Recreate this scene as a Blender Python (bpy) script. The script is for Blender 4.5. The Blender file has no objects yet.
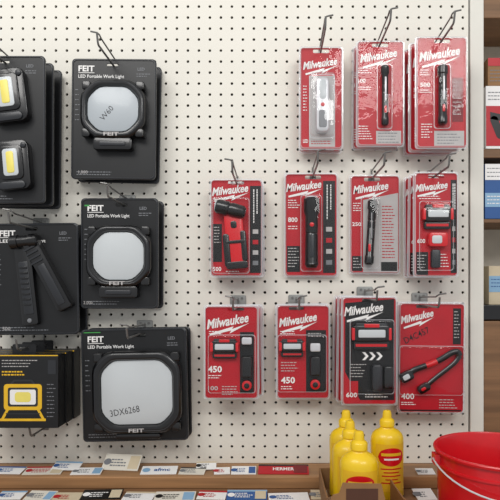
import bpy, bmesh, math, random
from mathutils import Vector, Matrix
from mathutils.geometry import tessellate_polygon
random.seed(4)
F=560.0; D=1.4; CX=275.0; CY=285.0; H=1.5
scene=bpy.context.scene
col=scene.collection
def P(px,py,d=0.0):
    s=(D-d)/F
    return Vector(((px-CX)*s,-d,H-(py-CY)*s))
# ---------------------------------------------------------------- materials
MATS={}
def srgb(c):
    return tuple(((v/255)/12.92 if v/255<=0.04045 else ((v/255+0.055)/1.055)**2.4) for v in c)
def mat(name,c,rough=0.5,metal=0.0,var=0.05,scale=30,bump=0.0,coat=0.0,kind=None):
    if name in MATS: return MATS[name]
    m=bpy.data.materials.new(name); m.use_nodes=True
    nt=m.node_tree; b=nt.nodes['Principled BSDF']
    r,g,bl=srgb(c)
    tc=nt.nodes.new('ShaderNodeTexCoord'); nz=nt.nodes.new('ShaderNodeTexNoise')
    nz.inputs['Scale'].default_value=scale; nz.inputs['Detail'].default_value=4
    nt.links.new(tc.outputs['Object'],nz.inputs['Vector'])
    if kind=='wood':
        mp=nt.nodes.new('ShaderNodeMapping'); mp.inputs['Scale'].default_value=(0.12,1,2.2)
        nt.links.new(tc.outputs['Object'],mp.inputs['Vector']); nt.links.new(mp.outputs[0],nz.inputs['Vector'])
    cr=nt.nodes.new('ShaderNodeValToRGB')
    cr.color_ramp.elements[0].position=0.3; cr.color_ramp.elements[1].position=0.7
    cr.color_ramp.elements[0].color=(r*(1-var),g*(1-var),bl*(1-var),1)
    cr.color_ramp.elements[1].color=(min(1,r*(1+var)),min(1,g*(1+var)),min(1,bl*(1+var)),1)
    nt.links.new(nz.outputs['Fac'],cr.inputs['Fac']); nt.links.new(cr.outputs['Color'],b.inputs['Base Color'])
    b.inputs['Roughness'].default_value=rough; b.inputs['Metallic'].default_value=metal
    if coat: b.inputs['Coat Weight'].default_value=coat; b.inputs['Coat Roughness'].default_value=0.1
    if bump:
        bp=nt.nodes.new('ShaderNodeBump'); bp.inputs['Strength'].default_value=bump; bp.inputs['Distance'].default_value=0.002
        nt.links.new(nz.outputs['Fac'],bp.inputs['Height']); nt.links.new(bp.outputs[0],b.inputs['Normal'])
    MATS[name]=m; return m
def plastic(name,base,refl,rough,diff=(0.8,0.82,0.84),bumps=0.2,fr=0.4):
    m=bpy.data.materials.new(name); m.use_nodes=True; nt=m.node_tree
    for n in list(nt.nodes): nt.nodes.remove(n)
    out=nt.nodes.new('ShaderNodeOutputMaterial'); tr=nt.nodes.new('ShaderNodeBsdfTransparent')
    gl=nt.nodes.new('ShaderNodeBsdfGlossy'); gl.inputs['Roughness'].default_value=rough
    df=nt.nodes.new('ShaderNodeBsdfDiffuse'); df.inputs['Color'].default_value=(*diff,1)
    nz=nt.nodes.new('ShaderNodeTexNoise'); nz.inputs['Scale'].default_value=34
    tc=nt.nodes.new('ShaderNodeTexCoord'); nt.links.new(tc.outputs['Object'],nz.inputs['Vector'])
    bp=nt.nodes.new('ShaderNodeBump'); bp.inputs['Strength'].default_value=bumps; bp.inputs['Distance'].default_value=0.005
    nt.links.new(nz.outputs['Fac'],bp.inputs['Height']); nt.links.new(bp.outputs[0],gl.inputs['Normal'])
    lw=nt.nodes.new('ShaderNodeLayerWeight'); lw.inputs['Blend'].default_value=0.12
    ma=nt.nodes.new('ShaderNodeMath'); ma.operation='MULTIPLY_ADD'; ma.inputs[1].default_value=fr; ma.inputs[2].default_value=refl
    nt.links.new(lw.outputs['Facing'],ma.inputs[0])
    m1=nt.nodes.new('ShaderNodeMixShader'); m1.inputs[0].default_value=base
    nt.links.new(tr.outputs[0],m1.inputs[1]); nt.links.new(df.outputs[0],m1.inputs[2])
    m2=nt.nodes.new('ShaderNodeMixShader'); nt.links.new(ma.outputs[0],m2.inputs[0])
    nt.links.new(m1.outputs[0],m2.inputs[1]); nt.links.new(gl.outputs[0],m2.inputs[2])
    nt.links.new(m2.outputs[0],out.inputs['Surface']); MATS[name]=m; return m
CLEAR=plastic('clear_plastic',0.0,0.013,0.05)
EDGE=plastic('plastic_edge',0.42,0.1,0.15)
MILKY=plastic('milky_plastic',0.08,0.05,0.08,bumps=.3)
RED=mat('printed_red',(183,14,32),0.45,var=0.06)
DRED=mat('dark_printed_red',(120,12,24),0.45)
BRED=mat('red_plastic',(208,16,28),0.3,coat=0.3)
WHITE=mat('white_ink',(240,238,235),0.5,var=0.02)
PALE=mat('pale_ink',(186,182,180),0.5)
CBLK=mat('black_card',(17,18,20),0.4,var=0.15)
BLK=mat('black_plastic',(12,12,14),0.28,var=0.1,coat=0.35)
DGR=mat('dark_grey_plastic',(40,42,46),0.35)
GREY=mat('grey_ink',(120,122,126),0.5)
LENS=mat('diffuser_grey',(176,183,188),0.35,var=0.03,scale=8,coat=0.2)
LENSW=mat('diffuser_white',(200,205,207),0.35,var=0.03,scale=8,coat=0.2)
SILV=mat('silver_metal',(214,215,218),0.3,0.35)
STEEL=mat('steel_wire',(122,121,119),0.32,0.4)
PLATE=mat('zinc_plate',(140,141,138),0.4,0.3)
YEL=mat('yellow_plastic',(240,200,22),0.35,coat=0.2)
YINK=mat('yellow_ink',(232,184,34),0.5)
LEDY=mat('led_yellow',(238,222,110),0.4)
GREEN=mat('green_ink',(60,150,70),0.5)
BLUE=mat('blue_ink',(44,88,148),0.5)
CYAN=mat('light_blue_ink',(136,174,204),0.5)
WOOD=mat('pale_wood',(160,118,78),0.5,var=0.28,scale=28,kind='wood')
DWOOD=mat('brown_wood',(128,94,64),0.55,var=0.25,scale=28,kind='wood')
CARD=mat('corrugated_card',(146,108,70),0.7,var=0.08)
INK=mat('marker_ink',(22,18,26),0.5)
PEG=mat('pegboard_paint',(229,225,214),0.5,var=0.025,scale=4)
TRIM=mat('white_trim_paint',(224,221,211),0.5,var=0.02)
HOLESHADE=mat('hole_shade_brown',(60,52,46),0.8)  # shade seen through the pegboard holes, put into the colour
BAYM=mat('bay_wall_paint',(205,196,180),0.7)
BEI=mat('beige_paper',(206,190,160),.6)
# ---------------------------------------------------------------- shapes
def rr(x0,y0,x1,y1,r,n=4):
    pts=[]
    for cx,cy,a0 in ((x1-r,y0+r,-90),(x1-r,y1-r,0),(x0+r,y1-r,90),(x0+r,y0+r,180)):
        for i in range(n+1):
            a=math.radians(a0+90*i/n); pts.append((cx+r*math.cos(a),cy+r*math.sin(a)))
    return pts
def octo(x0,y0,x1,y1,c):
    raw=[(x0+c,y0),(x1-c,y0),(x1,y0+c),(x1,y1-c),(x1-c,y1),(x0+c,y1),(x0,y1-c),(x0,y0+c)]
    out=[]; n=8; r=c*.42
    for i in range(n):
        p=Vector(raw[i]); a=(Vector(raw[i-1])-p).normalized(); b=(Vector(raw[(i+1)%n])-p).normalized()
        out.append(tuple(p+a*r)); out.append(tuple(p+(a+b)*r*.27)); out.append(tuple(p+b*r))
    return out
def capsule(ax,ay,bx,by,r,n=7):
    a=math.atan2(by-ay,bx-ax); pts=[]
    for i in range(n+1):
        t=a+math.pi/2+math.pi*i/n; pts.append((ax+r*math.cos(t),ay+r*math.sin(t)))
    for i in range(n+1):
        t=a-math.pi/2+math.pi*i/n; pts.append((bx+r*math.cos(t),by+r*math.sin(t)))
    return pts
def bar(ax,ay,bx,by,r,c=1.5):
    u=Vector((bx-ax,by-ay)).normalized(); n=Vector((-u.y,u.x)); A=Vector((ax,ay)); B=Vector((bx,by))
    return [tuple(p) for p in (A+n*(r-c),A+n*r+u*c,B+n*r-u*c,B+n*(r-c),B-n*(r-c),B-n*r-u*c,A-n*r+u*c,A-n*(r-c))]
def circ(cx,cy,r,ry=None,n=18):
    ry=ry or r
    return [(cx+r*math.cos(2*math.pi*i/n),cy+ry*math.sin(2*math.pi*i/n)) for i in range(n)]
def turn(pts,cx,cy,deg):
    a=math.radians(deg); c,s=math.cos(a),math.sin(a)
    return [(cx+(x-cx)*c-(y-cy)*s,cy+(x-cx)*s+(y-cy)*c) for x,y in pts]
TC={}
def text_geo(s,shear=0.0,off=0.0):
    k=(s,shear,off)
    if k in TC: return TC[k]
    cu=bpy.data.curves.new('tmp','FONT'); cu.body=s; cu.size=1; cu.shear=shear; cu.offset=off; cu.resolution_u=2
    ob=bpy.data.objects.new('tmp',cu); col.objects.link(ob)
    dg=bpy.context.evaluated_depsgraph_get(); me=bpy.data.meshes.new_from_object(ob.evaluated_get(dg))
    v=[(p.co.x,p.co.y) for p in me.vertices]; f=[tuple(p.vertices) for p in me.polygons]
    bpy.data.objects.remove(ob); bpy.data.curves.remove(cu); bpy.data.meshes.remove(me)
    x0=min((a for a,b in v),default=0); x1=max((a for a,b in v),default=1)
    TC[k]=([(a-x0,b) for a,b in v],f,x1-x0); return TC[k]
class MB:
    def __init__(s,ox,oy,sc):
        s.ox,s.oy,s.sc=ox,oy,sc; s.v=[]; s.f=[]; s.m=[]; s.mats=[]
    def mi(s,m):
        if m not in s.mats: s.mats.append(m)
        return s.mats.index(m)
    def L(s,x,y,dz): return ((x-s.ox)*s.sc,-dz,-(y-s.oy)*s.sc)
    def add(s,vs,fs,m):
        b=len(s.v); s.v+=vs; i=s.mi(m)
        for f in fs: s.f.append(tuple(b+k for k in f)); s.m.append(i)
    def poly(s,pts,m,dz=0.0):
        t=tessellate_polygon([[Vector((x,y,0)) for x,y in pts]])
        s.add([s.L(x,y,dz) for x,y in pts],[tuple(q) for q in t],m)
    def rect(s,x0,y0,x1,y1,m,dz=0.0): s.add([s.L(x0,y0,dz),s.L(x0,y1,dz),s.L(x1,y1,dz),s.L(x1,y0,dz)],[(0,1,2,3)],m)
    def holed(s,outer,holes,d0,d1,m,thick=True):
        loops=[outer]+holes
        t=tessellate_polygon([[Vector((x,y,0)) for x,y in l] for l in loops])
        allp=[p for l in loops for p in l]
        s.add([s.L(x,y,d1) for x,y in allp],[tuple(q) for q in t],m)
        if thick:
            s.add([s.L(x,y,d0) for x,y in allp],[tuple(q) for q in t],m)
            for l in loops:
                n=len(l)
                s.add([s.L(x,y,d0) for x,y in l]+[s.L(x,y,d1) for x,y in l],[(i,(i+1)%n,n+(i+1)%n,n+i) for i in range(n)],m)
    def ringprof(s,loops,m):
        n=len(loops[0][0]); vs=[s.L(x,y,d) for pts,d in loops for x,y in pts]; fs=[]
        for k in range(len(loops)-1):
            for i in range(n): fs.append((k*n+i,k*n+(i+1)%n,(k+1)*n+(i+1)%n,(k+1)*n+i))
        s.add(vs,fs,m)
    def prism(s,pts,d0,d1,m,bev=0.0,back=True):
        n=len(pts); cx=sum(p[0] for p in pts)/n; cy=sum(p[1] for p in pts)/n
        hw=max(abs(p[0]-cx) for p in pts); hh=max(abs(p[1]-cy) for p in pts)
        rings=[[s.L(x,y,d0) for x,y in pts]]
        if bev:
            rings.append([s.L(x,y,d1-bev*s.sc) for x,y in pts])
            for k,(a,b) in enumerate(((0.3,0.3),(1,0))):
                ii=bev*a; rings.append([s.L(cx+(x-cx)*(1-ii/hw),cy+(y-cy)*(1-ii/hh),d1-bev*s.sc*b) for x,y in pts])
        else: rings.append([s.L(x,y,d1) for x,y in pts])
        vs=[p for r in rings for p in r]; fs=[]
        for k in range(len(rings)-1):
            for i in range(n): fs.append((k*n+i,k*n+(i+1)%n,(k+1)*n+(i+1)%n,(k+1)*n+i))
        fs.append(tuple((len(rings)-1)*n+i for i in range(n)))
        if back: fs.append(tuple(range(n)))
        s.add(vs,fs,m)
    def text(s,t,x,y,h,m,dz=0.002,w=None,rot=0,shear=0.0,off=0.0):
        v,f,wd=text_geo(t,shear,off); k=h/0.70; kx=k if w is None else w/wd
        a=math.radians(rot); ca,sa=math.cos(a),math.sin(a)
        s.add([s.L(x+(u*kx*ca+q*k*sa),y+(u*kx*sa-q*k*ca),dz) for u,q in v],f,m)
    def bars(s,x0,y0,x1,n,step,m,h=0.8,dz=0.0019):
        for i in range(n):
            x=x0
            e=x1-(x1-x0)*random.uniform(0,0.35)
            while x<e:
                w=random.uniform(1.2,3.4); s.rect(x,y0+i*step,min(x+w,e),y0+i*step+h,m,dz); x+=w+0.7
    def lathe(s,a,b,prof,m,dz=0.012,seg=18,caps=True,flat=1.0):
        ax=Vector((b[0]-a[0],b[1]-a[1])); n=Vector((-ax.y,ax.x)).normalized(); vs=[]; fs=[]
        for t,r in prof:
            for i in range(seg):
                q=2*math.pi*i/seg
                c=Vector(a)+ax*t+n*(r*math.cos(q)); p=s.L(c.x,c.y,0)
                vs.append((p[0],-(dz+r*s.sc*math.sin(q)*flat),p[2]))
        for k in range(len(prof)-1):
            for i in range(seg): fs.append((k*seg+i,k*seg+(i+1)%seg,(k+1)*seg+(i+1)%seg,(k+1)*seg+i))
        if caps: fs.append(tuple(range(seg))); fs.append(tuple((len(prof)-1)*seg+i for i in range(seg)))
        s.add(vs,fs,m)
    def tube(s,pts,r,m,seg=8,flat=None):
        pts=[Vector(p) for p in pts]; vs=[]; fs=[]; up=None
        for i,p in enumerate(pts):
            t=(pts[min(i+1,len(pts)-1)]-pts[max(i-1,0)]).normalized()
            if flat: up=Vector((0,-1,0))
            if up is None: up=t.orthogonal().normalized()
            up=(up-t*up.dot(t)).normalized(); sd=t.cross(up); ru=r*(flat or 1)
            for k in range(seg):
                q=2*math.pi*k/seg; vs.append(tuple(p+up*(ru*math.cos(q))+sd*(r*math.sin(q))))
        for i in range(len(pts)-1):
            for k in range(seg): fs.append((i*seg+k,i*seg+(k+1)%seg,(i+1)*seg+(k+1)%seg,(i+1)*seg+k))
        fs.append(tuple(range(seg))); fs.append(tuple((len(pts)-1)*seg+k for k in range(seg)))
        s.add(vs,fs,m)
    def box(s,a,b,m):
        x0,y0,z0=a; x1,y1,z1=b
        s.add([(x0,y0,z0),(x1,y0,z0),(x1,y1,z0),(x0,y1,z0),(x0,y0,z1),(x1,y0,z1),(x1,y1,z1),(x0,y1,z1)],
              [(0,1,2,3),(4,5,6,7),(0,1,5,4),(1,2,6,5),(2,3,7,6),(3,0,4,7)],m)
    def rev(s,prof,m,seg=40,cx=0,cy=0,sy=1.0):
        vs=[];fs=[]
        for r,z in prof:
            for i in range(seg):
                q=2*math.pi*i/seg; vs.append((cx+r*math.cos(q),cy+r*math.sin(q)*sy,z))
        for k in range(len(prof)-1):
            for i in range(seg): fs.append((k*seg+i,k*seg+(i+1)%seg,(k+1)*seg+(i+1)%seg,(k+1)*seg+i))
        fs.append(tuple(range(seg))); fs.append(tuple((len(prof)-1)*seg+i for i in range(seg)))
        s.add(vs,fs,m)
    def make(s,name,parent=None,loc=None,smooth=True):
        me=bpy.data.meshes.new(name); me.from_pydata(s.v,[],s.f)
        for m in s.mats: me.materials.append(m)
        me.polygons.foreach_set('material_index',s.m)
        bm=bmesh.new(); bm.from_mesh(me); bmesh.ops.recalc_face_normals(bm,faces=bm.faces); bm.to_mesh(me); bm.free()
        if smooth:
            me.polygons.foreach_set('use_smooth',[True]*len(me.polygons)); me.set_sharp_from_angle(angle=math.radians(35))
        me.update()
        ob=bpy.data.objects.new(name,me); col.objects.link(ob)
        if parent: ob.parent=parent
        if loc is not None: ob.location=loc
        return ob
def tag(ob,label,cat,group=None,kind=None):
    ob['label']=label; ob['category']=cat
    if group: ob['group']=group
    if kind: ob['kind']=kind
class Thing:
    def __init__(s,name,label,cat,ox,oy,d,group=None,rot=0):
        s.ox,s.oy,s.d=ox,oy,d; s.sc=(D-d)/F
        s.root=bpy.data.objects.new(name,None); s.root.empty_display_size=0.03; col.objects.link(s.root)
        s.root.location=P(ox,oy,d); s.root.rotation_euler.y=math.radians(rot)
        tag(s.root,label,cat,group)
    def mb(s): return MB(s.ox,s.oy,s.sc)
def copy_thing(root,dx,dy,dz,drot=0,label=None):
    new=root.copy(); col.objects.link(new); new.location=root.location+Vector((dx,dy,dz)); new.rotation_euler.y+=math.radians(drot)
    if label: new['label']=label
    def rec(o,n):
        for c in list(o.children):
            if c==n: continue
            k=c.copy(); k.parent=n; col.objects.link(k); rec(c,k)
    rec(root,new); return new
def spline(pts,n=4):
    sm=[]
    for i in range(len(pts)-1):
        p0=pts[max(i-1,0)];p1=pts[i];p2=pts[i+1];p3=pts[min(i+2,len(pts)-1)]
        for k in range(n):
            t=k/n; sm.append(tuple(0.5*((2*p1[j])+(-p0[j]+p2[j])*t+(2*p0[j]-5*p1[j]+4*p2[j]-p3[j])*t*t+(-p0[j]+3*p1[j]-3*p2[j]+p3[j])*t**3) for j in range(2)))
    sm.append(pts[-1]); return sm
bpy.context.view_layer.update()
# ---------------------------------------------------------------- hooks
def hook(x,z,length=0.18,plate=False,label='bent steel wire peg hook on cream pegboard',arm=True):
    m=MB(0,0,1)
    L=length-0.02
    pts=[(0,0.003,0),(0,-0.02,0),(0,-L,0)]
    n=6
    for i in range(1,n+1):
        a=math.radians(68*i/n); pts.append((0,-L-0.010*math.sin(a),0.010*(1-math.cos(a))))
    e=pts[-1]; pts.append((0,e[1]-.006,e[2]+.016))
    m.tube(pts,0.0024,STEEL)
    m.tube([(0,-0.004,0),(0,-0.005,0.012),(0,-0.004,0.022),(0,0.004,0.026)],0.0021,STEEL)
    root=bpy.data.objects.new('peg_hook',None); col.objects.link(root); root.location=(x,0,z); root.empty_display_size=0.02
    m.make('wire_rod',root)
    if arm:
        m=MB(0,0,1); hz=.019; LA=length-.035; sg=-1 if x<0 else 1
        m.tube([(0,-.0045,hz),(0,-.03,hz+.001),(0,-LA,hz+.004),(0,-LA-.012,hz+.007),(sg*.004,-LA-.016,hz+.010),(sg*.018,-LA-.018,hz+.012)],.0019,STEEL)
        m.make('upper_arm',root)
    if plate:
        q=MB(0,0,0.0025); q.prism(rr(-8,-12,8,6,1.5),0.0015,0.004,PLATE,0.4); q.prism(circ(-4,-9,1.2),0.004,0.006,STEEL); q.prism(circ(4,-9,1.2),0.004,0.006,STEEL); q.make('back_plate',root)
    else:
        q=MB(0,0,0.0025); q.prism(rr(-3,-3,3,3,1),0.001,0.003,STEEL,0.3); q.make('back_plate',root)
    tag(root,label,'hook','peg hooks on the pegboard')
# ---------------------------------------------------------------- pack pieces
def slot(T,w=8,h=2.8): return rr(T.ox-w,T.oy-0.8,T.ox+w,T.oy+h,1.0,2)
def shell(T,x0,y0,x1,y1,bub,hb=0.026,r=3,mt=None):
    m=T.mb(); B=rr(*bub,3.0); mt=mt or CLEAR; z1=.0075
    def o(i): return rr(x0+i,y0+i,x1-i,y1-i,r)
    m.holed(o(2.0),[slot(T),B],0,z1,CLEAR,thick=False)
    m.prism(B,z1,hb,mt,1.8,back=False)
    m.ringprof([(o(-.3),0),(o(-.3),.0016),(o(1.0),.0018),(o(1.4),z1-.001),(o(2.0),z1)],EDGE)
    def b(i): return rr(bub[0]-i,bub[1]-i,bub[2]+i,bub[3]+i,3)
    m.ringprof([(b(.7),z1+.0003),(b(0),z1+.0003),(b(0),z1+.003)],EDGE)
    m.make('plastic_shell',T.root)
def logo(c,x,y,w,h=None,rot=-6,m=None):
    m=m or WHITE; h=h or w*0.155; rot=rot-3
    c.text('Milwaukee',x,y,h*1.35,m,0.0021,w=w,rot=rot,shear=0.4,off=0.028)
    a=math.radians(rot); ca,sa=math.cos(a),math.sin(a)
    pts=[(0.05,0.22),(0.62,0.08),(0.58,0.19),(1.0,0.05),(0.5,0.38),(0.55,0.25),(0.05,0.32)]
    c.poly([(x+(u*w)*ca-(v*w*0.5+0.2)*sa,y+(u*w)*sa+(v*w*0.5+0.2)*ca) for u,v in pts],m,0.0021)
def milcard(T,x0,y0,x1,y1,base=None):
    c=T.mb(); c.holed(rr(x0+1.2,y0+1.2,x1-1.2,y1-1.2,2.5),[slot(T)],0,0.0012,base or RED); return c
def stack(T,n,sp=0.031,jit=0.3,jx=0.0):
    for i in range(1,n):
        copy_thing(T.root,(jx*i+random.uniform(-1,1)*jit)*0.0025,sp*i,-0.0004*i,random.uniform(-1,1)*1.0)
def penlight(T,x,y0,y1,r=3.6,body=None,dx=0,name='flashlight',clip=True):
    m=T.mb(); body=body or BLK; h=y1-y0; z=max(.012,r*T.sc+.002)
    m.lathe((x+dx,y0),(x,y1),[(0,r*.9),(0.02,r*1.15),(0.13,r*1.15),(0.15,r*.92),(0.3,r*.92),(0.31,r*.8),(0.33,r*.92),(0.42,r*.92),(.43,r*.86),(.44,r*.92),(0.85,r*.92),(0.87,r*1.05),(0.97,r*1.05),(1,r*.7)],body,z)
    p=m.make(name,T.root)
    q=T.mb(); q.lathe((x+dx,y0-.4),(x+dx,y0+.8),[(0,r*.8),(1,r*.95)],SILV,z); q.make('lens_ring',p)
    if clip:
        q=T.mb(); q.prism(rr(x+dx*.6-.8,y0+h*.2,x+dx*.4+.8,y0+h*.6,.8),z+r*T.sc*.9,z+.0025+r*T.sc,SILV,.3); q.make('pocket_clip',p)
    q=T.mb(); q.prism(rr(x-1.2,y0+h*.68,x+1.2,y0+h*.8,.8),z+r*T.sc*.8,z+.0012+r*T.sc,BRED,.3); q.make('switch_button',p)
    return p
def headlamp(T,x0,y0,x1,y1,strap=True):
    w=x1-x0;h=y1-y0; m=T.mb()
    m.prism(rr(x0,y0,x1,y1,h*.25),0.003,0.020,BLK,1.2)
    m.prism(rr(x0+w*.08,y0-h*.12,x1-w*.08,y0+h*.2,1),0.003,0.014,DGR,.6)
    p=m.make('headlamp',T.root)
    q=T.mb(); q.prism(rr(x0+w*.14,y0+h*.26,x0+w*.86,y1-h*.26,1.2),0.0195,0.0213,LENSW,.4); q.make('lens',p)
    q=T.mb(); q.prism(rr(x0+w*.3,y0-h*.1,x0+w*.7,y0+h*.12,.6),0.012,0.0212,BRED,.3); q.make('switch_button',p)
    for a in (x0-1,x1-1.8):
        q=T.mb(); q.prism(rr(a,y0+h*.15,a+2.8,y1-h*.1,.8),0.005,0.0205,BRED,.3); q.make('hinge',p)
    if strap:
        q=T.mb(); q.prism(rr(x0+1,y1,x1-1,y1+h*.5,1.5),0.003,0.012,BLK,.5); q.rect(x0+3,y1+h*.15,x1-3,y1+h*.32,BRED,0.0124); q.make('strap',p)
def part(T,name,pts,d0,d1,m,bev=1,parent=None):
    q=T.mb(); q.prism(pts,d0,d1,m,bev); return q.make(name,parent or T.root)
def vstrip(c,x0,y0,x1,y1,t=None,m=None):
    c.rect(x0,y0,x1,y1,m or CBLK,0.0016)
    w=x1-x0; hh=y1-y0
    for k in range(2):
        yy=y0+hh*.04
        while yy<y0+hh*(.4-.1*k):
            l=random.uniform(1.2,3); c.rect(x0+w*(.3+.3*k),yy,x0+w*(.3+.3*k)+1,yy+l,WHITE,.002); yy+=l+.6
    for i in range(4):
        yy=y0+hh*.5+i*hh*.12
        c.rect(x0+w*.25,yy,x1-w*.25,yy+hh*.05,(PALE,RED,PALE,GREY)[i],.002)
GM='red flashlight blister packs hanging on the pegboard'
def mk(label,box,sl,d,n,fn,bub,cat='blister pack',rot=0,strip=None,lg=None,base=None,hb=0.026,sp=0.031,plate=False,name='flashlight_blister_pack',mt=None,hl=0.18,jx=0):
    x0,y0,x1,y1=box
    T=Thing(name,label,cat,sl[0],sl[1],d,GM,rot)
    c=milcard(T,x0,y0,x1,y1,base)
    if strip: vstrip(c,*strip)
    if lg: logo(c,*lg)
    fn(T,c)
    c.make('backing_card',T.root)
    shell(T,x0,y0,x1,y1,bub,hb,mt=mt)
    bpy.context.view_layer.update()
    stack(T,n,sp,jx=jx)
    hook(T.root.location.x,T.root.location.z+0.0002,hl,plate)
    return T
# ---- top row
def m1(T,c):
    c.rect(309,76,335,147,PALE,0.0015)
    c.text('LED',303,143,3.5,WHITE,off=.02,w=5); c.bars(311,141,333,2,2.4,RED); c.bars(303,86,308,9,3,WHITE)
    p=part(T,'flashlight',rr(315.5,80,328.5,134,4),.003,.024,SILV,2.5)
    part(T,'lens',rr(318.5,83,325.5,102,3),.0235,.025,LENSW,.5,p); part(T,'switch_button',circ(322,107.5,2),.0235,.0255,BRED,.4,p); part(T,'grip',rr(318,113,326,130,2),.0235,.025,GREY,.4,p)
mk('clear blister pack with silver magnetic flashlight on red card',(299,47,343,150),(321,50.5),0.050,2,m1,(310,76,334,138),lg=(303,70,35,None,-6),mt=MILKY,jx=1.5,hb=.029,sp=.035)
def m2(T,c):
    c.bars(358,68,373,3,2.3,WHITE); c.text('100',358,83,4,WHITE,off=.02); c.bars(358,87,372,2,2.2,WHITE); c.bars(358,126,373,6,2.5,WHITE); c.rect(376,131,401,144,PALE,0.0015)
    c.bars(378,133,399,4,3,GREY); penlight(T,384,68,127,3.5)
mk('clear blister pack with slim black penlight on red card',(356,41,404,147),(380,44.5),0.045,2,m2,(377,66,391,129.5),lg=(360,63,38,None,-7),jx=-2)
def m3(T,c):
    c.bars(420,70,431,3,2.3,WHITE); c.text('500',420,87,4,WHITE,off=.02,w=10); c.bars(420,90,431,2,2.2,WHITE); c.bars(421,124,432,6,2.6,WHITE); c.rect(434,131,464,146,PALE,0.0015)
    c.bars(437,134,461,4,3,GREY); c.rect(452,78,463,122,DRED,.0015); c.bars(453,82,462,9,4,PALE); penlight(T,441,68,126,4.5)
mk('clear blister pack with black flashlight on red card',(415,37,467,149),(442,40.5),0.080,3,m3,(433.5,66,449,129),lg=(419,62,42,None,-7),jx=-3,hb=.030,sp=.034)
# ---- second row
def m4(T,c):
    c.bars(214,199,220,3,2.2,WHITE); c.rect(213,224,222,262,CBLK,0.0015); c.bars(214,227,221,6,3,PALE); c.text('500',213,271,4,WHITE,off=.02); c.bars(226,271,245,1,2.2,WHITE)
    tr=lambda q:turn(q,235,240,-5)
    p=part(T,'flashlight',tr(rr(226,214,245,268,4)),0.003,0.021,BRED,2)
    part(T,'grip',tr(rr(223.5,234,230,267,2.5)),0.003,0.023,BLK,1,p); part(T,'pocket_clip',tr(rr(241,232,246.5,262,2)),0.003,0.023,BLK,1,p); part(T,'switch_button',tr(rr(232.5,222,238.5,229,2)),0.01,0.0225,BLK,.5,p)
    part(T,'collar',tr(rr(226,241,245.5,244,1)),0.01,0.0235,BLK,.5,p); part(T,'foot',tr(rr(225,262,246,269,2)),0.008,0.0235,BLK,.5,p)
    q=T.mb(); q.lathe((217,207),(246,214),[(0,6),(.08,7.2),(.4,7.2),(.45,6),(.55,7),(.92,6.4),(1,4)],BLK,.0205); q.make('pivoting_head',p)
    q=T.mb(); q.lathe((216,206.8),(217.5,207.1),[(0,4.8),(1,6)],LENSW,.0205); q.make('lens',p)
mk('blister pack with red and black pivoting flashlight on card',(210,179,263,277),(236,182),0.054,2,m4,(213.5,199,249,273),strip=(250,186,261,273),lg=(212,196,37,None,-4),jx=1,hb=.040,sp=.041)
def m5(T,c):
    c.bars(288,200,300,4,2.4,WHITE); c.text('800',288,222,4.5,WHITE,off=.02); c.bars(288,226,300,2,2.4,WHITE); c.rect(287,246,300,272,CBLK,0.0015); c.bars(288,248,299,7,3,PALE)
    m=T.mb(); m.lathe((311,199),(311,268),[(0,6.2),(.02,7.8),(.2,7.8),(.26,6.2),(.5,6.2),(.51,5.7),(.53,6.2),(.93,6.4),(.95,6.8),(1,5)],BLK,0.0205)
    p=m.make('flashlight',T.root)
    q=T.mb(); q.lathe((311,198),(311,200),[(0,5.5),(1,6.4)],SILV,0.0205); q.make('lens_ring',p)
    q=T.mb(); q.prism(circ(311,226,2.2),0.032,0.0365,BRED,.5); q.make('switch_button',p)
    q=T.mb(); q.prism(rr(309,236,313,258,1),0.032,0.0375,DGR,.4); q.make('pocket_clip',p)
mk('blister pack with thick black flashlight on red card',(284,173,338,277),(313,176.5),0.012,1,m5,(301,196,321,271),strip=(323,181,335,273),lg=(286,192,36,None,-4),hb=0.041)
def m6(T,c):
    c.poly([(363,200),(398,193),(398,272),(363,272)],PALE,0.0015); c.bars(382,206,396,18,3,RED,1.0,0.0019); c.rect(381,262,397,271,CBLK,.0019)
    c.bars(353,203,361,4,2.4,WHITE); c.text('250',352,226,3.6,WHITE,off=.02,w=9); c.rect(352,256,362,271,CBLK,0.0015); c.bars(353,258,361,4,3,PALE)
    penlight(T,368,201,265,4.4,dx=4)
mk('blister pack with slanted black penlight on pale and red card',(349,175,400,274),(372,178.5),0.012,1,m6,(361,198,379,268),lg=(353,194,36,None,-5))
def m7(T,c):
    c.bars(419,196,446,2,2.3,WHITE); headlamp(T,422,207,450,222)
    p=part(T,'spare_flashlight',rr(427,233,446,247,3),0.003,0.018,BRED,1); part(T,'lens',rr(430,236,440,244,2),0.0175,0.019,LENSW,.4,p); part(T,'battery_clip',rr(430,250,439,268,2),0.003,0.014,DGR,.8)
    c.text('600',417,243,4,WHITE,off=.02,w=8); c.rect(416,252,428,275,CBLK,0.0015); c.bars(417,255,427,6,3,PALE); c.bars(440,254,449,5,3,WHITE)
mk('blister pack with black headlamp on red and black card',(413,172,458,277),(436,175.5),0.070,3,m7,(419,202,452,270),strip=(450.5,180,456.5,273),lg=(415,192,33,None,-4),name='headlamp_blister_pack',jx=-2,sp=.029)
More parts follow.
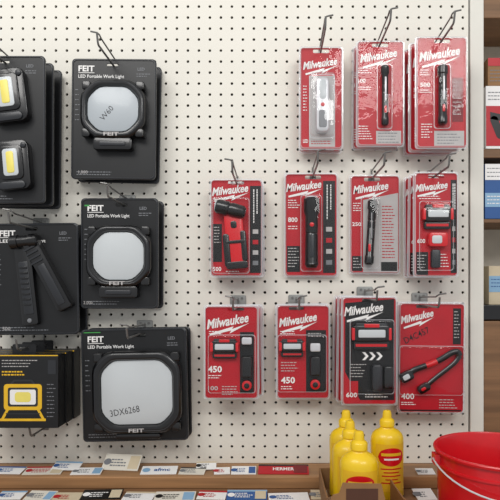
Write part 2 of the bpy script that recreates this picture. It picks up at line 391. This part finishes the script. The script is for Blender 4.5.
# ---- third row
def batt(T,x0,x1,ya,yb,yc,yd,ye):
    part(T,'adapter',rr(x0,ya,x1,yb,1.5),0.003,0.014,SILV,.6); part(T,'battery_pack',rr(x0,yc,x1,yd,2),0.003,0.018,BLK,1)
    p=part(T,'charging_plug',circ((x0+x1)/2,ye,(x1-x0)*.5),0.003,0.012,BRED,1); part(T,'plug_face',circ((x0+x1)/2,ye,(x1-x0)*.28),0.011,0.0135,BLK,.4,p)
def m8(T,c):
    c.bars(209,331,228,2,2.3,WHITE); headlamp(T,212,340,238,352); c.text('450',208,372,6,WHITE,off=.03,w=14); c.bars(208,375,222,2,2.3,WHITE)
    c.text('100',208,390,4,PALE,off=.02,w=10); c.bars(222,386,238,4,2.6,PALE); c.rect(240,332,254,393,CBLK,0.0015)
    batt(T,242,252,337,344,356,377,385)
mk('blister pack with black headlamp and battery on red card',(204,305,259,399),(236,308.5),0.075,3,m8,(209,335,255,392),strip=None,lg=(207,329,43,None,-7),plate=True,name='headlamp_blister_pack',jx=2)
def m9(T,c):
    c.bars(280,331,298,2,2.3,WHITE); headlamp(T,280,340,304,351); c.text('450',281,383,6,WHITE,off=.03,w=14); c.bars(281,386,296,2,2.3,WHITE)
    c.rect(306,330,326,392,CBLK,0.0015); c.bars(308,333,324,2,2.6,PALE); c.bars(281,362,300,4,2.8,PALE)
    batt(T,310,320,343,351,356,375,384)
mk('blister pack with small headlamp on dark red card',(276,304,330,399),(297,307.5),0.045,2,m9,(278,335,326,391),lg=(279,327,39,None,-7),plate=True,name='headlamp_blister_pack',jx=-1)
def m10(T,c):
    c.poly([(345,303),(394,299),(394,400),(360,400),(345,372)],CBLK,0.0015)
    c.rect(343,381,358,403,RED,.0017)
    headlamp(T,352,325,389,341)
    for i in range(3): 
        x=362+i*7; c.poly([(x,352),(x+3,352),(x+6.5,356),(x+3,360),(x,360),(x+3.5,356)],WHITE,0.002)
    part(T,'battery_pack',rr(371,364,381,390,3),0.003,0.020,DGR,1.4); part(T,'battery_pack',rr(383,366,392,388,2),0.003,0.016,BLK,1)
    c.text('600',346,397,4.5,WHITE,0.0022,off=.02,w=11); c.bars(350,364,366,5,3,PALE,dz=0.002); c.bars(365,394,390,2,2.3,WHITE,dz=.002)
mk('deep blister pack with large headlamp on black and red card',(341,296,397,405),(370,299.5),0.080,3,m10,(350,320,393,393),lg=(344,316,40,None,-5),plate=True,name='headlamp_blister_pack',jx=-2)
def m11(T,c):
    c.rect(453,308,461,344,CBLK,0.0015); c.bars(454,311,460,9,3.2,PALE,dz=.002)
    c.text('D4C457',406,344,6.5,INK,0.0021,w=27,rot=-26,off=.004)
    c.text('400',402,399,5.5,WHITE,0.002,w=13,off=.02); c.bars(402,402,418,2,2.0,WHITE); c.bars(440,399,460,4,2.7,PALE)
    c.rect(400,409.5,462,411,CBLK,.0015)
    arc=spline([(406,376),(413,370),(423,366),(434,362),(443,357),(451,352),(457,351),(459,355)])
    m=T.mb(); m.tube([m.L(x,y,0.009) for x,y in arc],2.9*T.sc,BLK,10,flat=.8); p=m.make('neck_light',T.root)
    q=T.mb(); arc2=spline([(425,387),(431,381),(438,375),(447,368),(455,361),(459,355)])
    q.tube([q.L(x,y,0.009) for x,y in arc2],2.3*T.sc,BLK,10,flat=.8); q.make('flexible_arm',p)
    q=T.mb(); q.tube([q.L(x,y,0.0095) for x,y in arc[9:14]],3.1*T.sc,BRED,10,flat=.85); q.make('grip',p)
    part(T,'light_head',turn(rr(399.6,371,413,381,3),406,376,-28),0.004,0.0175,BLK,.9,p)
    part(T,'light_head',turn(rr(417,383,430,391,3),424,387,-32),0.004,0.0165,BLK,.9,p)
    part(T,'lens',turn(rr(402,373.5,409,378.5,1.5),406,376,-28),0.0173,0.0183,LENSW,.3,p); part(T,'switch_button',turn(rr(420,385.5,425,388.5,1.2),424,387,-32),0.0163,0.0173,BRED,.3,p)
mk('large red card pack with black flexible neck light',(398,302,465,413),(424,305.5),0.045,2,m11,(399.8,346,463,394),rot=0.6,lg=(401,324,34,None,-11),plate=True,name='neck_light_blister_pack',hb=0.020,sp=0.03)
# ---------------------------------------------------------------- black work light packs
GF='black work light packs hanging on the pegboard'
def fcard(T,x0,y0,x1,y1,title='LED Portable Work Light'):
    c=T.mb(); c.holed(rr(x0,y0,x1,y1,4),[slot(T,6)],0,0.003,CBLK)
    c.text('FEIT',x0+6,y0+12,5.6,WHITE,0.0036,w=16,off=.03); c.rect(x0+6,y0+13.2,x0+22,y0+13.8,WHITE,0.0036)
    c.text(title,x0+6,y0+18.5,3.2,WHITE,0.0036,w=min(46,(x1-x0)*.55),off=.015)
    c.text('LED',x1-18,y0+11,3,GREY,0.0036,off=.02); c.bars(x1-19,y0+14,x1-5,2,2.2,GREY,dz=.0036)
    c.bars(x0+5,y1-7,x1-30,2,2.6,GREY,dz=.0036); c.bars(x0+3,y0+30,x0+8,7,5,GREY,dz=.0036)
    return c
def fshell(T,x0,y0,x1,y1,bub=None,hb=.03):
    m=T.mb()
    def o(i): return rr(x0+i,y0+i,x1-i,y1-i,4)
    m.ringprof([(o(-.6),-.002),(o(-.6),.003),(o(.2),.0048),(o(.9),.0048),(o(1.2),.003)],DGR)
    m.make('plastic_frame',T.root)
def worklight(T,x0,y0,x1,y1,cut,lens,fr=8,stand=True,scr=None):
    def o(i): return octo(x0+i,y0+i,x1-i,y1-i,cut-i*.3)
    m=T.mb()
    m.ringprof([(o(0),.003),(o(0),.022),(o(.6),.0262),(o(2.2),.0300),(o(3),.0305),(o(fr-2.6),.0305),(o(fr-1.6),.0295),(o(fr),.022),(o(fr+.3),.014)],BLK)
    m.ringprof([(o(2.8),.0306),(o(3.2),.0310),(o(3.6),.0306)],DGR)  # lighter grey ring: bevel highlight put into the colour
    m.text('FEIT',(x0+x1)/2-8,y1-2.2,3.4,PALE,0.0312,w=15,off=.03)
    p=m.make('work_light',T.root)
    q=T.mb(); q.prism(o(fr),0.006,0.0235,lens,0.8)
    if scr:
        t,sx,sy,h,w,ro=scr; q.text(t,sx,sy,h,INK,0.0240,w=w,rot=ro,off=-0.008)
    q.make('lens',p)
    for sx,sy in ((x0+cut*.42,y0+cut*.42),(x1-cut*.42,y0+cut*.42),(x0+cut*.42,y1-cut*.42),(x1-cut*.42,y1-cut*.42)):
        part(T,'corner_guard',rr(sx-cut*.3,sy-cut*.3,sx+cut*.3,sy+cut*.3,1.8),0.003,0.0265,BLK,1,p)
    if stand:
        cx=(x0+x1)/2; w=(x1-x0)
        q=T.mb(); q.prism(rr(cx-w*.3,y1-1,cx+w*.3,y1+11,3),0.004,0.026,BLK,1.6); q.make('stand',p)
        part(T,'stand_clip',rr(cx-w*.2,y1+3,cx+w*.2,y1+7.5,1.5),0.0255,0.0285,DGR,.8,p)
def fk(label,box,sl,d,n,fn,bub=None,hb=0.036,rot=0,sp=0.043,hl=.18,title='LED Portable Work Light',plate=True,jx=1.5):
    T=Thing('work_light_pack',label,'work light pack',sl[0],sl[1],d,GF,rot)
    c=fcard(T,*box,title=title); fn(T,c); c.make('backing_card',T.root); fshell(T,*box,bub,hb)
    bpy.context.view_layer.update(); stack(T,n,sp,jx=jx); hook(T.root.location.x,T.root.location.z+.0002,hl,plate); return T
def f2(T,c):
    worklight(T,84,83,148,141,13.5,LENS,7,scr=('W60',107,124,5.5,16,-50))
    c.text('1,000',80,174,3,PALE,0.0036,w=9)
fk('black pack with grey octagonal work light and scribbled lens',(73,60,156,179),(113,65),0.053,2,f2,rot=0.5,plate=False)
def f3(T,c):
    worklight(T,89,226,153,287,13.5,LENSW,7); c.rect(85,205,90,206.5,GREEN,.0037)
    c.text('2,000',84,304,3,PALE,0.0036,w=9)
fk('black pack holding octagonal work light with white lens',(82,199,158,308),(122,204),0.053,2,f3)
def f4(T,c):
    worklight(T,94,350,182,431,14.5,LENSW,9,stand=False,scr=('3DX6268',112,414,6.5,29,-9))
    part(T,'stand',rr(116,431.5,160,437,2),0.004,0.022,BLK,1)
    c.rect(84,331,101,332,GREEN,.0037)
fk('large black pack with wide work light and marker scribble',(82,329,186,440),(140,334),0.053,2,f4,rot=-1.2)
def f5(T,c):
    p=part(T,'folding_work_light',bar(25,246,33,325,8,2),0.003,0.020,BLK,1.2)
    part(T,'back_cover',bar(26.2,262,32.2,314,4.8,1),0.0195,0.0215,DGR,.6,p)
    for i in range(8):
        y=268+i*5.2; x=26.8+i*.5; part(T,'cooling_rib',bar(x-4,y,x+4,y-.3,.9,.3),0.021,0.0235,BLK,.2,p)
    part(T,'light_bar',bar(33,242,69,309,7.5,2),0.004,0.028,BLK,1.4,p)
    part(T,'lens',bar(45,265,66,304,3.8,1.2),0.0275,0.0295,DGR,.6,p)
    for i in range(4):
        x=34.5+i*2.4; y=249+i*4.4; part(T,'cooling_rib',bar(x-5.5,y+3,x+5.5,y-3,.9,.3),.0275,.030,DGR,.2,p)
    q=T.mb(); q.lathe((14,243),(42,241),[(0,5.5),(.04,7),(.3,7),(.31,6),(.69,6),(.7,7),(.96,7),(1,5.5)],BLK,0.020); q.make('hinge',p)
    part(T,'switch_button',circ(32.6,320,2.2),0.0195,0.024,GREY,.6,p)
    c.text('500',2,330,3.5,PALE,0.0036,w=8)
fk('black pack holding folding bar work light',(-6,224,78,334),(32,228),0.055,2,f5,rot=-.6,title='LED Work Light')
def f1(T,c):
    for cx,cy,s,a in ((12,97,1.0,-7),(17,166,.92,-5)):
        tr=lambda q:turn(q,cx,cy,a)
        p=part(T,'work_light',tr(rr(cx-19*s,cy-26*s,cx+18*s,cy+28*s,8*s)),0.004,0.024,BLK,2.5)
        part(T,'bezel',tr(rr(cx-14*s,cy-20*s,cx+12*s,cy+17*s,5)),0.023,0.028,BLK,1.5,p)
        part(T,'stand',tr(capsule(cx-11*s,cy+23*s,cx+9*s,cy+23*s,4*s)),0.02,0.030,DGR,1,p)
        part(T,'switch_button',tr(circ(cx+13.5*s,cy-19*s,3*s)),.02,.028,DGR,1,p)
        part(T,'lens',tr(rr(cx-9*s,cy-16*s,cx+7*s,cy+13*s,3)),0.0275,0.0292,LENSW,.5,p)
        part(T,'diode_panel',tr(rr(cx-5*s,cy-13*s,cx+3*s,cy+10*s,2)),0.0290,0.0304,LEDY,.5,p)
fk('black pack with two small work lights and yellow diodes',(-40,57,45,203),(4,62),0.098,3,f1,title='LED Work Light',sp=.041,plate=False)
# boxed yellow work light
def carton(ox,oy,d,label):
    T=Thing('work_light_box',label,'box',ox,oy,d,'boxed work lights on a peg hook'); s=T.sc
    m=T.mb(); m.prism([(-30,355),(58,355),(58,428),(-30,428)],-0.042,0,CBLK)
    m.rect(-30,355,58,356,YINK,.0006)
    m.holed(rr(4,384,42,410,3),[rr(8,387.5,38,406.5,2)],0,0.0008,YINK,thick=False)
    m.holed(rr(8,387.5,38,406.5,2),[rr(10,389.5,36,404.5,2)],0,0.0010,DGR,thick=False)
    m.poly(rr(10,389.5,36,404.5,2),WHITE,.0009); m.poly(rr(15,392,31,402,3),LEDY,.0012)
    m.poly([(6,410),(9,410),(4,419),(1,419)],YINK,.0008); m.poly([(37,410),(40,410),(45,419),(42,419)],YINK,.0008); m.rect(0,418.5,46,421,YINK,.0009); m.rect(6,413,40,414.2,DGR,.0009)
    m.poly([(10,384),(14,379.5),(32,379.5),(36,384),(33,384),(31,381.3),(15,381.3),(13,384)],DGR,.0008)
    m.bars(2,360,40,3,3,PALE,dz=.0008); m.bars(47,384,56,9,4,GREY,dz=.0008); m.bars(2,371,26,2,3,YINK,1.4,dz=.0008)
    m.rect(48,360,56,374,DGR,.0008)
    m.make('printed_carton',T.root)
    q=T.mb(); q.holed(rr(ox-12,345,ox+12,356,2),[slot(T,5)],-0.022,-0.021,CBLK); q.make('hang_tab',T.root)
    return T
T=carton(20,349,0.135,'black carton with yellow work light picture'); bpy.context.view_layer.update()
copy_thing(T.root,0.002,0.044,0.0,0); copy_thing(T.root,0.005,0.088,0.0,0)
hook(T.root.location.x,T.root.location.z,.16,arm=False)
p=P(46,427,0); hook(p.x,p.z,.10,False,'empty bent steel wire peg hook',arm=False)
# ---------------------------------------------------------------- pegboard
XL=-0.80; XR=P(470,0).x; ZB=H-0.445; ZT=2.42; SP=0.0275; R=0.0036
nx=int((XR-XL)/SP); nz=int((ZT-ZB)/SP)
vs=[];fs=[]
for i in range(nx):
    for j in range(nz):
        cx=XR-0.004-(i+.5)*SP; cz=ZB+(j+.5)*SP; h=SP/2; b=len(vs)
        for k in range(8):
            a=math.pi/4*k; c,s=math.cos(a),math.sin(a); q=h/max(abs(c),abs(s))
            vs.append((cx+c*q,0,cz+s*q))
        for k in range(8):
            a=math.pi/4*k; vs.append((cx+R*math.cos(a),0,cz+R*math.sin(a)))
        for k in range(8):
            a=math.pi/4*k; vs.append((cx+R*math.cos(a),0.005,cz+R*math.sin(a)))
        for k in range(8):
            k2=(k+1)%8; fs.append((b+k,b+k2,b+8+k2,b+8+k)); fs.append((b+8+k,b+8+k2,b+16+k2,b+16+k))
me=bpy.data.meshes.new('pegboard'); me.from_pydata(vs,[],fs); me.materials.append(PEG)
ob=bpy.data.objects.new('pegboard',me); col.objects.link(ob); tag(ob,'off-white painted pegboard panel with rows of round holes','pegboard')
def slab(name,a,b,m,label=None,cat=None,kind=None,bev=0.002,group=None):
    c=[(a[i]+b[i])/2 for i in range(3)]; q=MB(0,0,1); q.box([a[i]-c[i] for i in range(3)],[b[i]-c[i] for i in range(3)],m)
    o=q.make(name,None,c,smooth=False)
    if bev: 
        mo=o.modifiers.new('bevel','BEVEL'); mo.width=bev; mo.segments=2
    if label: tag(o,label,cat,group)
    if kind: o['kind']=kind
    return o
slab('trim_1',(XR-0.001,-0.006,ZB),(P(483,0).x,0.17,2.6),TRIM,kind='structure')
slab('wall_back',(-1.6,0.172,0),(1.8,0.2,2.8),BAYM,kind='structure',bev=0)
slab('shade_backing',(XL,0.03,0),(XR-0.002,0.04,2.42),HOLESHADE,kind='structure',bev=0)  # dark sheet added behind the pegboard, its colour stands in for hole shade
slab('floor',(-1.8,-3.0,-0.02),(2.0,0.2,0.0),mat('floor_tile',(150,140,128),0.5),kind='structure',bev=0)
slab('wooden_ledge',(-0.85,-0.10,ZB-0.028),(0.82,0.0,ZB-0.0003),WOOD,'brown wooden ledge below the pegboard strewn with cards','shelf')
CT=ZB-0.0285
root=bpy.data.objects.new('shop_counter',None); col.objects.link(root); root.location=(0,-0.28,0); tag(root,'brown wooden shop counter under the pegboard','counter')
q=MB(0,0,1); q.box((-0.88,-0.36,CT-0.03),(0.85,0.28,CT),DWOOD); q.make('worktop',root,smooth=False)
q=MB(0,0,1); q.box((-0.86,-0.33,0.001),(0.83,0.27,CT-0.0305),DWOOD); q.make('cabinet_body',root,smooth=False)
# ---------------------------------------------------------------- cards
def card(x0,x1,fn,label,d=0.084,hgt=0.036,tilt=8,zt=None,base=None,rz=0,group='printed cards on the wooden ledge',lift=0):
    s=(D-d)/F; m=MB(0,0,s); w=(x1-x0); hp=hgt/s
    m.prism([(-w/2,-hp),(w/2,-hp),(w/2,0),(-w/2,0)],-0.0015,0,base or WHITE)
    fn(m,w,hp); o=m.make('printed_card',None,None,smooth=False)
    o.location=((((x0+x1)/2)-CX)*s,-d,zt+0.0018+lift); o.rotation_euler=(math.radians(tilt-90),0,math.radians(rz)); tag(o,label,'card',group); return o
def tx(t,m1,h=.3,band=None,w=.8,sh=0,pic=None,ball=None):
    def f(m,W,Hh):
        if band: m.rect(-W/2,-Hh,W/2,-Hh*.82,band,.0004)
        if pic: m.rect(W*.2,-Hh*.9,W*.47,-Hh*.1,pic,.0005)
        if ball: m.poly(circ(-W*.36,-Hh*.5,Hh*.26),ball,.0005)
        if t: m.text(t,-W*w/2+(W*.08 if ball else 0),-Hh*.36,Hh*h,m1,.0006,w=W*w,shear=sh,off=.02)
        else:
            m.bars(-W*.3,-Hh*.68,W*.16,3,Hh*.18,m1,h=Hh*.08,dz=.0006); m.poly(circ(-W*.39,-Hh*.5,Hh*.2),m1,.0006)
    return f
z=ZB
OFFW=mat('ivory_paper',(222,216,202),.6)
card(-8,20,tx(None,BLUE,band=BLUE),'white card with blue band',zt=z,rz=-2)
card(22,60,tx(None,RED,band=RED,pic=BEI),'white leaflet with red band and picture',.088,.040,7,zt=z,rz=3,base=OFFW)
card(50,78,tx(None,BLUE,band=CYAN),'white and pale blue printed card',.066,.034,16,zt=z,rz=-4,lift=.003)
card(70,100,tx(None,GREY,pic=CYAN),'white card with pale blue picture',.089,.036,7,zt=z,rz=2)
card(100,138,tx(None,GREY,pic=BEI),'white card propped up on the ledge',.060,.046,36,zt=z,rz=-6,base=OFFW)
card(140,176,tx('afmc',BLUE,.36,w=.45,ball=CYAN),'white card with blue lettering',.087,.036,12,zt=z,rz=2)
card(178,204,tx(None,GREY,band=DGR),'grey and white printed card',.088,.034,8,zt=z,rz=-3,base=OFFW)
card(196,216,tx(None,CBLK,band=BEI),'white card with beige band',.062,.030,18,zt=z,rz=4,lift=.003)
card(214,230,tx(None,RED),'small white card with red mark',.086,.034,8,zt=z,rz=5)
card(231,256,tx(None,BLUE,pic=BLUE),'white card with fine blue print',.087,.038,10,zt=z,rz=1)
card(258,309,tx('HERMER',WHITE,.3,w=.42,band=CBLK,pic=DRED),'red card with white lettering',.086,.040,14,zt=z,base=RED,rz=-1)
card(418,436,tx(None,GREY),'plain white card on the ledge',.088,.03,8,zt=z)
z2=CT
lst=[(-6,20,BLUE,WHITE,CYAN,'white leaflet with pale blue band'),(22,50,GREY,OFFW,None,'ivory card with grey print'),(50,78,RED,BEI,None,'beige card with red print'),(80,120,WHITE,CBLK,None,'black card with white print'),(121,152,GREY,WHITE,BEI,'white card with beige band'),(153,194,CBLK,OFFW,None,'ivory card with black print'),(196,225,RED,WHITE,RED,'white card with red band'),(226,267,WHITE,BLUE,CYAN,'blue card with pale band'),(269,310,BLUE,WHITE,None,'white card with blue print'),(311,328,GREY,BEI,None,'beige card with grey print')]
for i,(a,b,c1,bs,bd,lb) in enumerate(lst):
    card(a,b,tx(None,c1,.36,band=bd,pic=(None,CYAN,None,BEI)[i%4]),lb,.166+.005*(i%3),.042,(3,7,4,9)[i%4],zt=z2,base=bs,rz=(1.5,-4,0,4,-2)[i%5],group='printed cards on the counter')
card(418,438,tx(None,GREY),'plain white card on the counter',.17,.05,8,zt=z2,rz=3,group='printed cards on the counter')
# ---------------------------------------------------------------- display tray & bottles
s=(D-.385)/F; tx0=(331-CX)*s; tx1=(415-CX)*s; TD=.28
m=MB(0,0,1); w=tx1-tx0
m.box((0,0.0,0),(w,TD,.003),CARD); m.box((0,TD-.003,0.003),(w,TD,.05),CARD)
for xa in (0,w-.003):
    sd=[(0,.003),(TD-.003,.003),(TD-.003,.05),(TD*.6,.05),(TD*.3,.055),(0,.072 if xa else .09)]
    n=len(sd); m.add([(xa,y,zz) for y,zz in sd]+[(xa+.003,y,zz) for y,zz in sd],[tuple(range(n)),tuple(range(n,2*n))]+[(i,(i+1)%n,n+(i+1)%n,n+i) for i in range(n)],CARD)
fr=[(0.003,0.003),(w-.003,.003),(w-.003,.074),(w*.9,.072),(w*.66,.076),(w*.60,.112),(w*.14,.114),(w*.10,.095),(0.003,.092)]
n=len(fr); m.add([(x,0,zz) for x,zz in fr]+[(x,.003,zz) for x,zz in fr],[tuple(range(n)),tuple(range(n,2*n))]+[(i,(i+1)%n,n+(i+1)%n,n+i) for i in range(n)],CARD)
m.add([(w*.18,-.0006,.012),(w*.56,-.0006,.012),(w*.56,-.0006,.104),(w*.18,-.0006,.104)],[(0,1,2,3)],mat('dark_box_print',(84,52,38),.5))
o=m.make('display_tray',None,(tx0,-.385,CT+.0005),smooth=False); tag(o,'open brown cardboard display tray holding yellow bottles','box')
def bottle(px,d,hgt,label,rz=0,r=.037):
    sx=(px-CX)*(D-d)/F
    root=bpy.data.objects.new('squeeze_bottle',None); col.objects.link(root); root.location=(sx,-d,CT+.0042); root.rotation_euler.z=math.radians(rz)
    tag(root,label,'bottle','yellow bottles in a cardboard tray')
    b=hgt-.038
    m=MB(0,0,1); prof=[(r*.92,0),(r,.004),(r*.97,b*.4),(r,b*.80),(r*.98,b*.86),(r*.90,b*.91),(r*.72,b*.955),(r*.50,b*.98),(r*.42,b),(r*.40,b+.004)]
    m.rev(prof,YEL,28,sy=.85); m.make('bottle_body',root)
    m=MB(0,0,1)
    def patch(a0,a1,lo,hi,mt,k,n=14):
        vs=[]
        for i in range(n+1):
            t=i/n; a=math.radians(-90+a0+(a1-a0)*t)
            for zz in (lo(t),hi(t)): vs.append((r*k*math.cos(a),r*.85*k*math.sin(a),zz))
        m.add(vs,[(2*i,2*i+2,2*i+3,2*i+1) for i in range(n)],mt)
    patch(-58,58,lambda t:b*.12,lambda t:b*.80,YINK,1.012)
    el=lambda t:math.sqrt(max(0,1-(2*t-1)**2))
    patch(-48,48,lambda t:b*.62-b*.13*el(t),lambda t:b*.62+b*.13*el(t),BRED,1.024)
    patch(-36,36,lambda t:b*.635,lambda t:b*.675,YINK,1.032); patch(-26,26,lambda t:b*.575,lambda t:b*.60,WHITE,1.032)
    for zz,hw in ((b*.44,38),(b*.39,28),(b*.34,34),(b*.29,22),(b*.24,36)): patch(-hw,hw,lambda t:zz,lambda t:zz+.0026,BRED,1.024,8)
    m.make('paper_label',root)
    m=MB(0,0,1); m.rev([(.0150,b+.002),(.0165,b+.004),(.0165,b+.015),(.0145,b+.018),(.0105,b+.021),(.0095,b+.033),(.0080,b+.037),(.006,b+.038)],YEL,22); m.make('nozzle_cap',root)
bottle(387,.15,.190,'yellow bottle with nozzle cap and red oval mark',rz=8)
bottle(346,.15,.190,'yellow bottle with nozzle cap at the tray rear',rz=-6)
bottle(350,.237,.188,'yellow bottle with nozzle cap in mid tray',rz=10)
bottle(359,.328,.190,'yellow bottle with nozzle cap beside the tray front',rz=-4)
# ---------------------------------------------------------------- bucket
bd=.34; R0=.120; bx=(433-CX)*(1.4-bd)/F+R0*1.055+.003; Hh=1.190-CT
root=bpy.data.objects.new('bucket',None); col.objects.link(root); root.location=(bx,-bd,CT+.0005); tag(root,'red plastic bucket with wire handle on the counter','bucket')
m=MB(0,0,1)
m.rev([(R0*.93,0),(R0*.95,.002),(R0*.985,Hh-.03),(R0*1.01,Hh-.03),(R0*1.01,Hh-.026),(R0*.99,Hh-.025),(R0*.99,Hh-.006),(R0*1.035,Hh-.006),(R0*1.042,Hh-.002),(R0*1.03,Hh),(R0*.99,Hh),(R0*.975,Hh-.004),(R0*.92,.004)],BRED,56)
m.make('bucket_body',root)
m=MB(0,0,1); pts=[]
for k in range(25):
    t=math.pi*k/24; pts.append((-math.cos(t)*(R0*1.08),-math.sin(t)*R0*1.10,Hh-.018-.04*math.sin(t)))
m.tube(pts,.0017,SILV); m.make('wire_handle',root)
for sgn in (-1,1):
    m=MB(0,0,1); m.box((sgn*R0*1.025-.006,-.012,Hh-.028),(sgn*R0*1.04+.006,.012,Hh-.009),BRED); m.make('handle_ear',root,smooth=False)
# ---------------------------------------------------------------- side bay
x0=P(483,0).x+.001; x1=.86
for zt,th in ((P(0,-2).z,.050),(P(0,149).z,.022),(P(0,219).z,.010)):
    slab('shelf_board',(x0,0.0,zt-th),(x1,.17,zt),DWOOD,'brown wooden shelf board in the side bay','shelf',group='shelf boards in the side bay')
slab('metal_rail',(x0,-.002,P(0,320).z),(x1,.168,P(0,305).z),BLK,'black metal rail across the side bay','rail')
slab('wood_panel',(x0,.0005,0.0005),(x1,.168,P(0,321).z),DWOOD,'brown wooden panel below the black rail','panel')
slab('trim_2',(x1,-.006,ZB),(x1+.03,.17,2.6),TRIM,kind='structure')
T=Thing('tool_box','white and red tool carton on a wooden shelf','box',493,148.6,.0)
m=T.mb(); m.prism([(486,86),(516,86),(516,148.6),(486,148.6)],-.09,0,WHITE); m.rect(486,106,516,146,RED,.0008); m.poly(capsule(494,120,500,135,4),CBLK,.0012); m.poly([(490,112),(508,116),(506,122),(490,119)],CBLK,.0012)
m.bars(488,92,512,3,3.5,GREY,dz=.0008)
m.make('printed_carton',T.root,smooth=False)
T=Thing('blue_box','white and blue carton standing on a shelf','box',493,218.6,.0)
m=T.mb(); m.prism([(485,164),(515,164),(515,218.6),(485,218.6)],-.09,0,BLUE); m.rect(485,164,515,180,WHITE,.0008); m.rect(485,193,515,207,CYAN,.0008); m.bars(487,168,512,3,4,GREY,dz=.0012); m.bars(487,196,512,3,3.5,WHITE,dz=.0012)
m.make('printed_carton',T.root,smooth=False)
T=Thing('small_carton','brown carton with red band stacked on a carton','box',495,85.8,-.01)
m=T.mb(); m.prism([(488,58),(514,58),(514,85.7),(488,85.7)],-.07,0,CARD); m.rect(488,58,514,66,RED,.0008); m.bars(490,70,512,4,3.5,GREY,dz=.0008)
m.make('printed_carton',T.root,smooth=False)
T=Thing('small_carton','beige carton with blue label on the black rail','box',497,304.6,-.03)
m=T.mb(); m.prism([(489,266),(514,266),(514,304.4),(489,304.4)],-.07,0,BEI); m.rect(489,276,514,292,CYAN,.0008); m.bars(491,279,512,3,3.5,BLUE,dz=.0012)
m.make('printed_carton',T.root,smooth=False)
# ---------------------------------------------------------------- light, camera
w=bpy.data.worlds.new('world'); scene.world=w; w.use_nodes=True
bg=w.node_tree.nodes['Background']; bg.inputs[0].default_value=(0.95,0.97,1.0,1); bg.inputs[1].default_value=0.56
def area(loc,rot,size,power,colr):
    l=bpy.data.lights.new('ceiling_lamp','AREA'); l.shape='RECTANGLE'; l.size=size[0]; l.size_y=size[1]; l.energy=power; l.color=colr
    o=bpy.data.objects.new('ceiling_lamp',l); col.objects.link(o); o.location=loc
    o.rotation_euler=(Vector(rot)-Vector(loc)).to_track_quat('-Z','Y').to_euler()
area((-0.9,-1.9,3.2),(0.0,0,1.5),(1.6,0.8),31,(1,.98,.95))
area((1.0,-2.6,3.0),(0.1,0,1.4),(1.2,0.5),22,(1,.99,.97))
cam=bpy.data.cameras.new('camera'); cam.sensor_width=36; cam.lens=36*F/500; cam.shift_x=-(CX-250)/500; cam.shift_y=(CY-250)/500; cam.clip_start=.05
co=bpy.data.objects.new('camera',cam); col.objects.link(co); co.location=(0,-D,H); co.rotation_euler=(math.pi/2,0,0); scene.camera=co
scene.view_settings.view_transform='Standard'
